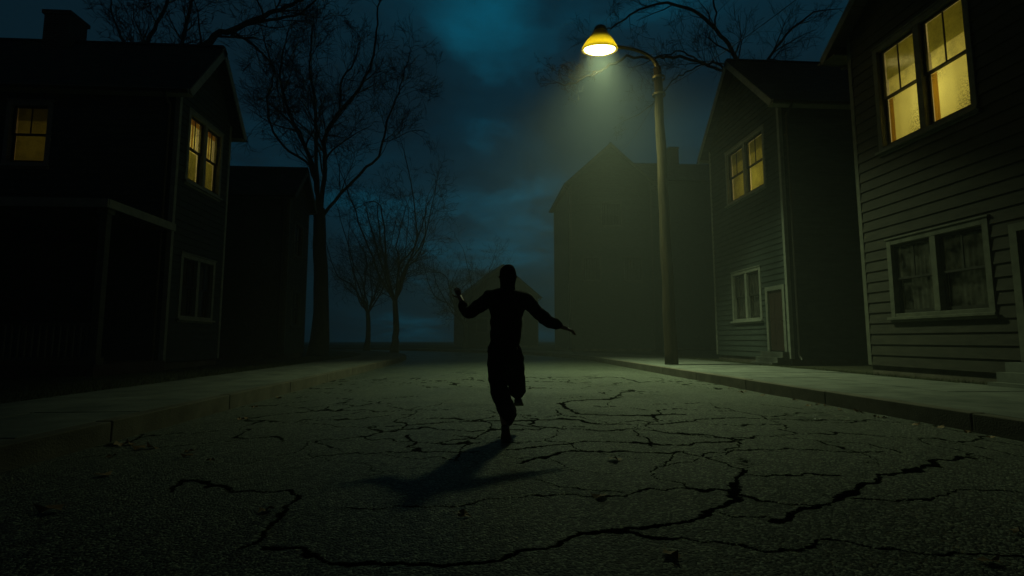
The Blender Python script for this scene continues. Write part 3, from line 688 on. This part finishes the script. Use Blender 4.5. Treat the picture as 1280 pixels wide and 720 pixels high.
tree('old bare tree behind the chimney of the nearest left house, one thick limb reaching right', (-14.5,24,.15),
    [(-14.5,24,.1),(-14.6,24,4),(-14.5,24,8),(-14.6,24,11)], .45,
    [(L3(24,[(-14.6,10.8),(-14.3,12.8),(-13,15.2),(-11.6,16),(-10,16.9),(-9.2,17.3),(-8.2,17.9)]),.30,.07,14,2.2),
     (L3(24,[(-12,15.9),(-10.1,16.2),(-8.6,16.4),(-7.1,17.8)],-.3),.13,.04,9,2.0),
     (L3(24,[(-14.7,10.8),(-15.9,13.6),(-16.1,15.1),(-15.7,16.7),(-15.3,18.5)],.2),.20,.08,11,2.2),
     (L3(24,[(-14.6,10.8),(-14.2,13.4),(-14.2,15.2),(-14,16.8),(-13.6,19)]),.18,.07,10,2.0),
     (L3(24,[(-16,14),(-17.2,15.4),(-17.9,17.2)],.2),.10,.04,7,1.8),
     (L3(24,[(-12,15.8),(-10.8,14.9),(-9.8,13.8),(-9.4,12.2)],-.2),.10,.03,8,1.8)], 9, 5, 1.05, .66, .009)
tree('bare tree behind the middle right house, limbs arching out over the lit street lamp', (13,22.5,.15),
    [(13,22.5,.1),(13,22.5,4),(12.9,22.4,8),(12.7,22.2,11.8)], .36,
    [(L3(22,[(12.7,11.6),(11.9,13.9),(11.3,15),(10.2,16.2),(8.7,16.7),(7.3,16.3),(6.3,15.6),(5.6,15.2)]),.22,.035,15,1.9),
     (L3(22,[(12.6,11.8),(11.1,13.7),(10.3,13.7),(9.4,14.3),(8.3,14.1),(7.3,13.6)]),.12,.03,10,1.7),
     (L3(22,[(11.6,13.8),(10.5,13.7),(9.5,13.3),(8.6,12.7),(7.8,11.7),(6.8,10.9)],-.1),.08,.025,9,1.5),
     ([(12.6,22,11.6),(11,21,12.6),(9.2,19.6,12.4),(7.3,18.0,11.65),(6.4,17.7,11.45),(5.05,17.4,11.15),(4.25,17.3,10.62)],.12,.06,1,.5),
     ([(4.25,17.3,10.62),(3.28,17.2,10.1),(2.5,17.1,10.0)],.06,.02,13,.75),
     ([(3.5,17.2,10.2),(2.9,17.2,10.35),(2.3,17.3,10.75)],.03,.01,6,.5),
     (L3(22,[(10.9,15.5),(10.9,16.9),(11.2,18.2),(11.1,19.5)]),.09,.04,8,1.7),
     (L3(22,[(12.7,11.8),(13.4,14),(14.6,15.6),(16,16.6)]),.16,.05,12,1.9)], 26, 5, 1.05, .5, .0055)
for i, (lab, x, y, h, s) in enumerate((('slender bare tree low in the haze right of the big left tree', -5.6, 34, 13.5, 31), ('small bare tree beyond the big left tree near the street bend', -9.5, 44, 13.0, 37),
        ('distant bare tree at the end of the street left of the far gable', -1.5, 50, 10.0, 41))):
    rr = random.Random(s); lim = []
    for k in range(9):
        a = k*.7+rr.uniform(-.3,.3); q = rr.uniform(1.8, 4.6)
        lim.append(([(x, y, h*.25), (x+q*.35*math.cos(a), y+q*.35*math.sin(a), h*rr.uniform(.36,.46)), (x+q*.8*math.cos(a+.2), y+q*.8*math.sin(a+.2), h*rr.uniform(.5,.7)), (x+q*1.1*math.cos(a-.1), y+q*1.1*math.sin(a-.1), h*rr.uniform(.7,.95))], .12, .03, 10, 2.6))
    tree(lab, (x, y, .15), [(x, y, .1), (x+.1, y, h*.12), (x, y, h*.27)], .24, lim, s, 5, .8)

# ------------------------------------------------------------------ fallen leaves
def leaf_mesh(seed):
    R = random.Random(seed); g = MB(); n = 10; c = len(g.v); g.v.append((0,0,.012))
    for i in range(n):
        a = 2*PI*i/n; r = (.042 if i % 2 else .027)*R.uniform(.8,1.2)*(1.25 if i == 0 else 1); g.v.append((r*math.cos(a)*1.3, r*math.sin(a), abs(R.gauss(.012,.012))))
    for i in range(n): g.f.append((c, c+1+i, c+1+(i+1)%n)); g.m.append(0)
    n0 = len(g.v); g.v += [(.05,-.002,.01),(.05,.002,.01),(.095,.0,.018)]; g.f.append((n0,n0+1,n0+2)); g.m.append(0)
    return g.build('fallen_leaf', M['leaf'])
protos = [leaf_mesh(i) for i in range(4)]
used = [False]*4
def put_leaf(x, y, z, label, s, group='fallen leaves on the road'):
    k = random.randrange(4)
    if not used[k]: o = protos[k]; used[k] = True
    else: o = protos[k].copy(); COL.objects.link(o)
    o.location = (x, y, z); o.rotation_euler = (random.uniform(-.25,.25), random.uniform(-.25,.25), random.uniform(0,6.28)); o.scale = (s,)*3
    tag(o, label, 'leaf', group)
def rz(x): return -.0016*(x-.88)**2 + .03
for x, y in [(-3.41,5.22),(-3.34,5.24),(-3.11,5.02),(-3.13,4.7),(-3.0,5.02),(-2.57,4.82),(-2.47,4.63),(-2.97,6.7),(-2.95,6.8),(-3.3,7.9),(-3.45,9.2)]:
    put_leaf(x, y, rz(x)+.004, 'small dry brown leaf in the cluster along the left kerb', random.uniform(.8,1.2), 'leaves by the left kerb')
for x, y in [(4.95,9.6),(5.13,9.75),(4.99,7.6),(5.17,7.68),(5.14,7.14),(5.22,6.89),(5.3,7.04),(5.13,6.46),(5.18,6.39),(5.12,5.84),(5.26,5.66),(5.28,5.36),(5.25,5.08),(5.07,9.04),(5.18,7.49),(5.2,8.3),(5.24,10.6)]:
    put_leaf(x, y, rz(x)+.004, 'small dry leaf lying in the gutter along the right kerb', random.uniform(.8,1.3), 'leaves by the right kerb')
for x, y, s, lab in [(1.09,4.21,1.35,'brown leaf on the asphalt right of the runner, the farther of two in line'), (.75,3.23,1.25,'brown leaf on the long crack right of the shadow of the runner'),
        (-.08,2.95,.8,'small leaf just below the head of the shadow'), (.86,2.36,1.1,'dark leaf near the bottom edge, below the wide crack'), (2.23,2.21,.9,'leaf at the bottom right on the asphalt'),
        (2.72,2.53,.8,'small leaf right of the wide forked crack'), (-2.18,4.42,.8,'single leaf on the dark asphalt beyond the left leaf cluster'), (-2.74,4.04,1.2,'pale curled leaf alone on the left side of the road'),
        (-2.47,3.23,1.3,'tan leaf nearest the bottom left corner'), (-1.22,3.12,.9,'small leaf beside the left forked crack')]:
    put_leaf(x, y, rz(x)+.006, lab, s)

# ------------------------------------------------------------------ the runner
def skin_obj(name, verts, edges, radii, root, mat, parent=None, sub=2, rootidx=0):
    me = bpy.data.meshes.new(name); me.from_pydata([tuple(v) for v in verts], edges, []); me.materials.append(mat)
    o = bpy.data.objects.new(name, me); COL.objects.link(o)
    m = o.modifiers.new('skin', 'SKIN'); m.use_smooth_shade = True
    sv = me.skin_vertices[0].data if me.skin_vertices else None
    if sv is None:
        bm = bmesh.new(); bm.from_mesh(me); bm.verts.layers.skin.verify(); bm.to_mesh(me); bm.free(); sv = me.skin_vertices[0].data
    for i, r in enumerate(radii):
        sv[i].radius = r if isinstance(r, tuple) else (r, r); sv[i].use_root = (i == rootidx)
    s = o.modifiers.new('subsurf', 'SUBSURF'); s.levels = sub; s.render_levels = sub
    if parent: o.parent = parent
    return o
class Sk:
    def __init__(s): s.v = []; s.e = []; s.r = []
    def chain(s, start, pts):
        prev = start
        for p, r in pts:
            s.v.append(p); s.r.append(r); i = len(s.v)-1
            if prev is not None: s.e.append((prev, i))
            prev = i
        return prev
# runs away from us: pushing off the left toes, right knee forward, arms flung out
PEL = (.25,5.24,.95)
lhip, lknee, lank, lball, ltoe = (.17,5.24,.90), (.19,5.27,.52), (.245,5.10,.19), (.262,5.155,.045), (.268,5.215,.03)
rhip, rknee, rank, rball, rtoe = (.33,5.26,.90), (.385,5.60,.72), (.405,5.52,.385), (.42,5.62,.335), (.425,5.68,.335)
chest, neck, head = (.27,5.26,1.28), (.28,5.28,1.50), (.285,5.30,1.66)
lsh, lel, lha = (.09,5.24,1.43), (-.13,5.22,1.25), (-.20,5.34,1.42)
rsh, rel, rha = (.46,5.26,1.42), (.66,5.16,1.20), (.84,5.18,1.13)
b = Sk(); pv = b.chain(None, [(PEL, (.10,.075))])
ch = b.chain(pv, [((.26,5.25,1.10), (.115,.085)), (chest, (.14,.10)), ((.275,5.27,1.42), (.12,.085))])
b.chain(ch, [(neck, .052), ((.283,5.29,1.57), .06), (head, (.078,.088)), ((.287,5.31,1.74), (.055,.06))])
def hand(sk, wrist_i, w, d, upv):
    d = Vector(d).normalized(); up_ = Vector(upv); sd = d.cross(up_).normalized(); up_ = sd.cross(d).normalized(); w = Vector(w)
    palm = sk.chain(wrist_i, [(w+d*.04, (.026,.018))]); pe = sk.chain(palm, [(w+d*.085, (.034,.014))])
    for k, ln in enumerate((.062,.075,.07,.055)):
        q = w+d*.092+sd*(.024-.016*k)
        sk.chain(pe, [(q, .009), (q+d*ln*.5+up_*-.008, .0085), (q+d*ln*.85-up_*.028, .007)])
    sk.chain(palm, [(w+d*.055+sd*.034, .011), (w+d*.085+sd*.055, .009), (w+d*.11+sd*.062-up_*.006, .0075)])
for sh_, el, ha, up_ in ((lsh, lel, lha, (0,1,.2)), (rsh, rel, rha, (0,0,1))):
    e = b.chain(ch, [(sh_, .055), (el, .040), (tuple(Vector(el).lerp(Vector(ha), .4)), .036), (ha, .026)])
    hand(b, e, ha, Vector(ha)-Vector(el), up_)
for hp, kn, an, bl, to in ((lhip, lknee, lank, lball, ltoe), (rhip, rknee, rank, rball, rtoe)):
    mid = tuple(Vector(kn).lerp(Vector(an), .35)); b.chain(pv, [(hp, .07), (tuple(Vector(hp).lerp(Vector(kn), .5)), .075), (kn, .056), (mid, .055), (an, .036), (bl, .032), (to, .022)])
person = skin_obj('person', b.v, b.e, b.r, 0, M['skin'])
tag(person, 'person in baggy dark trousers and dark shoes running down the middle of the road', 'person')
# trousers
t = Sk(); pv = t.chain(None, [(PEL, (.15,.125))]); t.chain(pv, [((.255,5.245,1.06), (.135,.105))])
for hp, kn, an in ((lhip, lknee, lank), (rhip, rknee, rank)):
    K_, A_ = Vector(kn), Vector(an); out = Vector((.052, -.01, 0)) if hp is lhip else Vector((.0,-.015,-.01))
    t.chain(pv, [(hp, .125), (tuple(Vector(hp).lerp(K_, .5)), .115), (tuple(K_), .098), (tuple(K_.lerp(A_, .4)+out*.4), (.105,.098)), (tuple(K_.lerp(A_, .76)+out), (.118,.105)), (tuple(K_.lerp(A_, .93)+out*.5), (.066,.066)), (tuple(K_.lerp(A_, .99)), (.05,.05))])
def folds(o, strength, size, name):
    tx_ = bpy.data.textures.new(name, 'CLOUDS'); tx_.noise_scale = size; tx_.noise_depth = 2
    d = o.modifiers.new('folds', 'DISPLACE'); d.texture = tx_; d.strength = strength; d.mid_level = .5; d.texture_coords = 'LOCAL'
    return o
folds(skin_obj('trousers', t.v, t.e, t.r, 0, M['denim'], person, 3), .045, .09, 'cloth_folds')
j = Sk(); w0 = j.chain(None, [((.252,5.24,.87), (.195,.16))])
c1 = j.chain(w0, [((.26,5.25,1.12), (.175,.135)), (chest, (.19,.14)), ((.275,5.27,1.43), (.145,.11))]); j.chain(c1, [((.28,5.28,1.53), (.075,.075))])
for s_, e_, h_ in ((lsh, lel, lha), (rsh, rel, rha)):
    j.chain(c1, [(s_, .088), (tuple(Vector(s_).lerp(Vector(e_), .5)), .076), (e_, .07), (tuple(Vector(e_).lerp(Vector(h_), .55)), .06), (tuple(Vector(e_).lerp(Vector(h_), .93)), .042)])
folds(skin_obj('jacket', j.v, j.e, j.r, 0, M['cloth'], person, 3), .05, .11, 'jacket_folds')
hd = Sk(); hd.chain(None, [((.28,5.25,1.47), (.10,.085)), ((.282,5.258,1.54), (.078,.08)), ((.284,5.268,1.61), (.092,.094)), ((.287,5.275,1.68), (.100,.102)), ((.288,5.282,1.74), (.082,.09)), ((.288,5.29,1.79), (.035,.04))])
folds(skin_obj('hood', hd.v, hd.e, hd.r, 0, M['cloth'], person, 2), .02, .08, 'hood_folds')
hr = Sk(); hr.chain(None, [((.284,5.268,1.555), (.055,.045)), ((.284,5.265,1.62), (.074,.066)), ((.286,5.278,1.69), (.080,.080)), ((.288,5.297,1.755), (.055,.062))]); skin_obj('hair', hr.v, hr.e, hr.r, 0, M['hair'], person)
def ear_nose():
    for dx in (-.082, .082):
        e = Sk(); e.chain(None, [((.285+dx,5.30,1.635), (.010,.016)), ((.285+dx*1.06,5.295,1.672), (.012,.020))]); skin_obj('ear', e.v, e.e, e.r, 0, M['skin'], person, 1)
    e = Sk(); e.chain(None, [((.285,5.388,1.675), .012), ((.285,5.402,1.64), .017)]); skin_obj('nose', e.v, e.e, e.r, 0, M['skin'], person, 1)
    for dx in (-.032, .032):
        g = MB(); bm = None; me = bpy.data.meshes.new('eye'); bm = bmesh.new(); bmesh.ops.create_uvsphere(bm, u_segments=12, v_segments=8, radius=.012, matrix=Matrix.Translation((.285+dx,5.378,1.675))); bm.to_mesh(me); bm.free(); me.materials.append(M['sole']); o = bpy.data.objects.new('eye', me); COL.objects.link(o); o.parent = person
    e = Sk(); e.chain(None, [((.262,5.385,1.60), .007), ((.285,5.391,1.598), .009), ((.308,5.385,1.60), .007)]); skin_obj('mouth', e.v, e.e, e.r, 0, M['door'], person, 1)
ear_nose()
def shoe(heel, ball, toe, side):
    """upper lofted along heel-ball-toe plus a sole slab"""
    H, Bl, T = Vector(heel), Vector(ball), Vector(toe)
    up_ = Vector((0,0,1)); sx = Vector((1,0,0)); g = MB(); s = MB(); rings = []; srings = []
    L1 = [(H, .030, .060), (H.lerp(Bl,.25), .036, .075), (H.lerp(Bl,.55), .038, .062), (H.lerp(Bl,.85), .046, .045), (Bl, .048, .040), (Bl.lerp(T,.5), .044, .034), (T, .026, .022)]
    for k, (c, w, hgt) in enumerate(L1):
        d = ((Bl-H) if k < 4 else (T-H) if k == 4 else (T-Bl)).normalized(); nrm = sx.cross(d).normalized()
        base = len(g.v)
        for i in range(12):
            a = PI*i/11; g.v.append(tuple(c + sx*(w*math.cos(a)) + nrm*(hgt*math.sin(a)**.8)))
        rings.append(base)
        base = len(s.v)
        for (p, q) in ((-w-.006, .004), (w+.006, .004), (w+.004, -.022), (-w-.004, -.022)): s.v.append(tuple(c + sx*p + nrm*q))
        srings.append(base)
    for i in range(len(rings)-1):
        for k in range(11): g.f.append((rings[i]+k, rings[i]+k+1, rings[i+1]+k+1, rings[i+1]+k)); g.m.append(0)
        for k in range(4): s.f.append((srings[i]+k, srings[i]+(k+1)%4, srings[i+1]+(k+1)%4, srings[i+1]+k)); s.m.append(0)
    g.f.append(tuple(rings[0]+k for k in range(12))); g.m.append(0); g.f.append(tuple(rings[-1]+k for k in reversed(range(12)))); g.m.append(0)
    s.f.append(tuple(srings[0]+k for k in range(4))); s.m.append(0); s.f.append(tuple(srings[-1]+k for k in range(4))); s.m.append(0)
    o = g.build('shoe', M['shoe'], person, smooth=True); q = s.build('sole', M['sole'], o); bevel(q, .006, 2)
shoe((.25,5.06,.165), (.262,5.15,.045), (.268,5.22,.028), 0)
shoe((.402,5.47,.37), (.42,5.60,.315), (.428,5.68,.312), 1)

# ------------------------------------------------------------------ haze, sky, moonlight
m, nt, out = mat_new('haze'); pv = N(nt, 'ShaderNodeVolumePrincipled', Density=.0036, Anisotropy=.25); pv.inputs['Color'].default_value = (.86,.93,.88,1)
nt.links.new(pv.outputs[0], out.inputs['Volume'])
g = MB(); g.box(-245, 245, -26, 335, -1.3, 34); tag(g.build('haze', m), kind='stuff')

w = bpy.data.worlds.new('World'); scn.world = w; w.use_nodes = True; nt = w.node_tree; nt.nodes.clear(); L = nt.links.new
out = N(nt, 'ShaderNodeOutputWorld'); tc = N(nt, 'ShaderNodeTexCoord')
sky = N(nt, 'ShaderNodeTexSky'); sky.sky_type = 'NISHITA'; sky.sun_disc = False; sky.sun_elevation = math.radians(2); sky.sun_rotation = math.radians(200)
bs = N(nt, 'ShaderNodeBackground', Strength=.0010); L(sky.outputs[0], bs.inputs['Color'])
# moonlit cloud sheet: noise on the cloud plane (direction / elevation)
sx = N(nt, 'ShaderNodeSeparateXYZ'); L(tc.outputs['Generated'], sx.inputs[0])
zc = N(nt, 'ShaderNodeMath', operation='MAXIMUM'); zc.inputs[1].default_value = 0.0; L(sx.outputs[2], zc.inputs[0])
za = N(nt, 'ShaderNodeMath', operation='ADD'); za.inputs[1].default_value = .22; L(zc.outputs[0], za.inputs[0])
dx = N(nt, 'ShaderNodeMath', operation='DIVIDE'); L(sx.outputs[0], dx.inputs[0]); L(za.outputs[0], dx.inputs[1])
dy = N(nt, 'ShaderNodeMath', operation='DIVIDE'); L(sx.outputs[1], dy.inputs[0]); L(za.outputs[0], dy.inputs[1])
cv = N(nt, 'ShaderNodeCombineXYZ'); L(dx.outputs[0], cv.inputs[0]); L(dy.outputs[0], cv.inputs[1]); cv.inputs[2].default_value = SKYSEED = 3.7
n1 = N(nt, 'ShaderNodeTexNoise', Scale=1.5, Detail=8, Roughness=.6, Distortion=.4); L(cv.outputs[0], n1.inputs['Vector'])
r = N(nt, 'ShaderNodeValToRGB'); cr = r.color_ramp
cr.elements[0].position = .36; cr.elements[0].color = (.0022,.0105,.0175,1)
cr.elements[1].position = .74; cr.elements[1].color = (.002,.070,.115,1)
e = cr.elements.new(.52); e.color = (.0022,.019,.032,1)
# soft breaks where the moon comes through, and the unseen sky behind us dimmed to darken facing walls
brk = None
def dot_patch(d, lo, gain, prev):
    v = N(nt, 'ShaderNodeVectorMath', operation='DOT_PRODUCT'); v.inputs[1].default_value = Vector(d).normalized(); L(tc.outputs['Generated'], v.inputs[0])
    mr = N(nt, 'ShaderNodeMapRange', interpolation_type='SMOOTHSTEP'); mr.inputs['From Min'].default_value = lo; mr.inputs['From Max'].default_value = 1.0; mr.inputs['To Max'].default_value = gain
    L(v.outputs['Value'], mr.inputs['Value'])
    a_ = N(nt, 'ShaderNodeMath', operation='ADD'); L(mr.outputs[0], a_.inputs[0])
    if prev is not None: L(prev, a_.inputs[1])
    else: a_.inputs[1].default_value = 0
    return a_.outputs[0]
acc = n1.outputs['Fac']
acc = dot_patch((0.065,0.825,0.561), 0.982, 0.06, acc)
acc = dot_patch((-0.003,0.842,0.540), 0.993, 0.05, acc)
acc = dot_patch((0.039,0.923,0.383), 0.991, 0.04, acc)
acc = dot_patch((-0.061,0.916,0.397), 0.994, 0.03, acc)
acc = dot_patch((-0.185,0.871,0.455), 0.97, -0.05, acc)
acc = dot_patch((0.141,0.870,0.472), 0.98, -0.09, acc)
acc = dot_patch((-0.373,0.882,0.288), 0.97, 0.05, acc)
acc = dot_patch((-0.610,0.671,0.422), 0.75, -0.16, acc)
L(acc, r.inputs[0])
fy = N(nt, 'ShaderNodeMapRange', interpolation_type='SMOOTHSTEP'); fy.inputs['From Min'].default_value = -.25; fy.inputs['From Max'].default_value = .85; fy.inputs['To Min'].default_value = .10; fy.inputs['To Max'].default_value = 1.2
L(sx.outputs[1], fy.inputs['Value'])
fz = N(nt, 'ShaderNodeMapRange', interpolation_type='SMOOTHSTEP'); fz.inputs['From Min'].default_value = .58; fz.inputs['From Max'].default_value = .9; fz.inputs['To Min'].default_value = 1.0; fz.inputs['To Max'].default_value = .25  # overhead sky, out of view, dimmed to cut fill in the runner's shadow
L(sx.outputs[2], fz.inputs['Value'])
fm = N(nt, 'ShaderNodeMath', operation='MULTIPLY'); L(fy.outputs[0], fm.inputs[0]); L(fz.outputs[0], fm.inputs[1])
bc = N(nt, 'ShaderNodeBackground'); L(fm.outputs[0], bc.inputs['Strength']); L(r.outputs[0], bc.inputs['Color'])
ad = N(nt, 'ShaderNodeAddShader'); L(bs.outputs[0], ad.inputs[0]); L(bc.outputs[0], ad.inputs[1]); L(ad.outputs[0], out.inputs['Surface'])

l = bpy.data.lights.new('moon', 'SUN'); l.energy = .005; l.color = (.55,.85,1.0); l.angle = math.radians(.5)
o = bpy.data.objects.new('moon', l); COL.objects.link(o); o.rotation_euler = (math.radians(52), 0, math.radians(-35))

# ------------------------------------------------------------------ camera and render settings
cam = bpy.data.cameras.new('camera'); cam.lens = 18.0; cam.sensor_width = 36; cam.clip_end = 1000; cam.clip_start = .05
o = bpy.data.objects.new('camera', cam); COL.objects.link(o); o.location = (0,0,1.0); o.rotation_euler = (math.radians(90+5.799), 0, math.radians(-3.558)); scn.camera = o
scn.view_settings.view_transform = 'Standard'; scn.view_settings.look = 'None'; scn.view_settings.exposure = 0; scn.view_settings.gamma = 1
cy = scn.cycles
cy.use_denoising = True; cy.denoiser = 'OPENIMAGEDENOISE'; cy.denoising_input_passes = 'RGB_ALBEDO_NORMAL'
cy.max_bounces = 8; cy.diffuse_bounces = 3; cy.volume_bounces = 1; cy.transparent_max_bounces = 16; cy.caustics_reflective = False; cy.caustics_refractive = False
cy.sample_clamp_indirect = 2.0; cy.use_adaptive_sampling = False
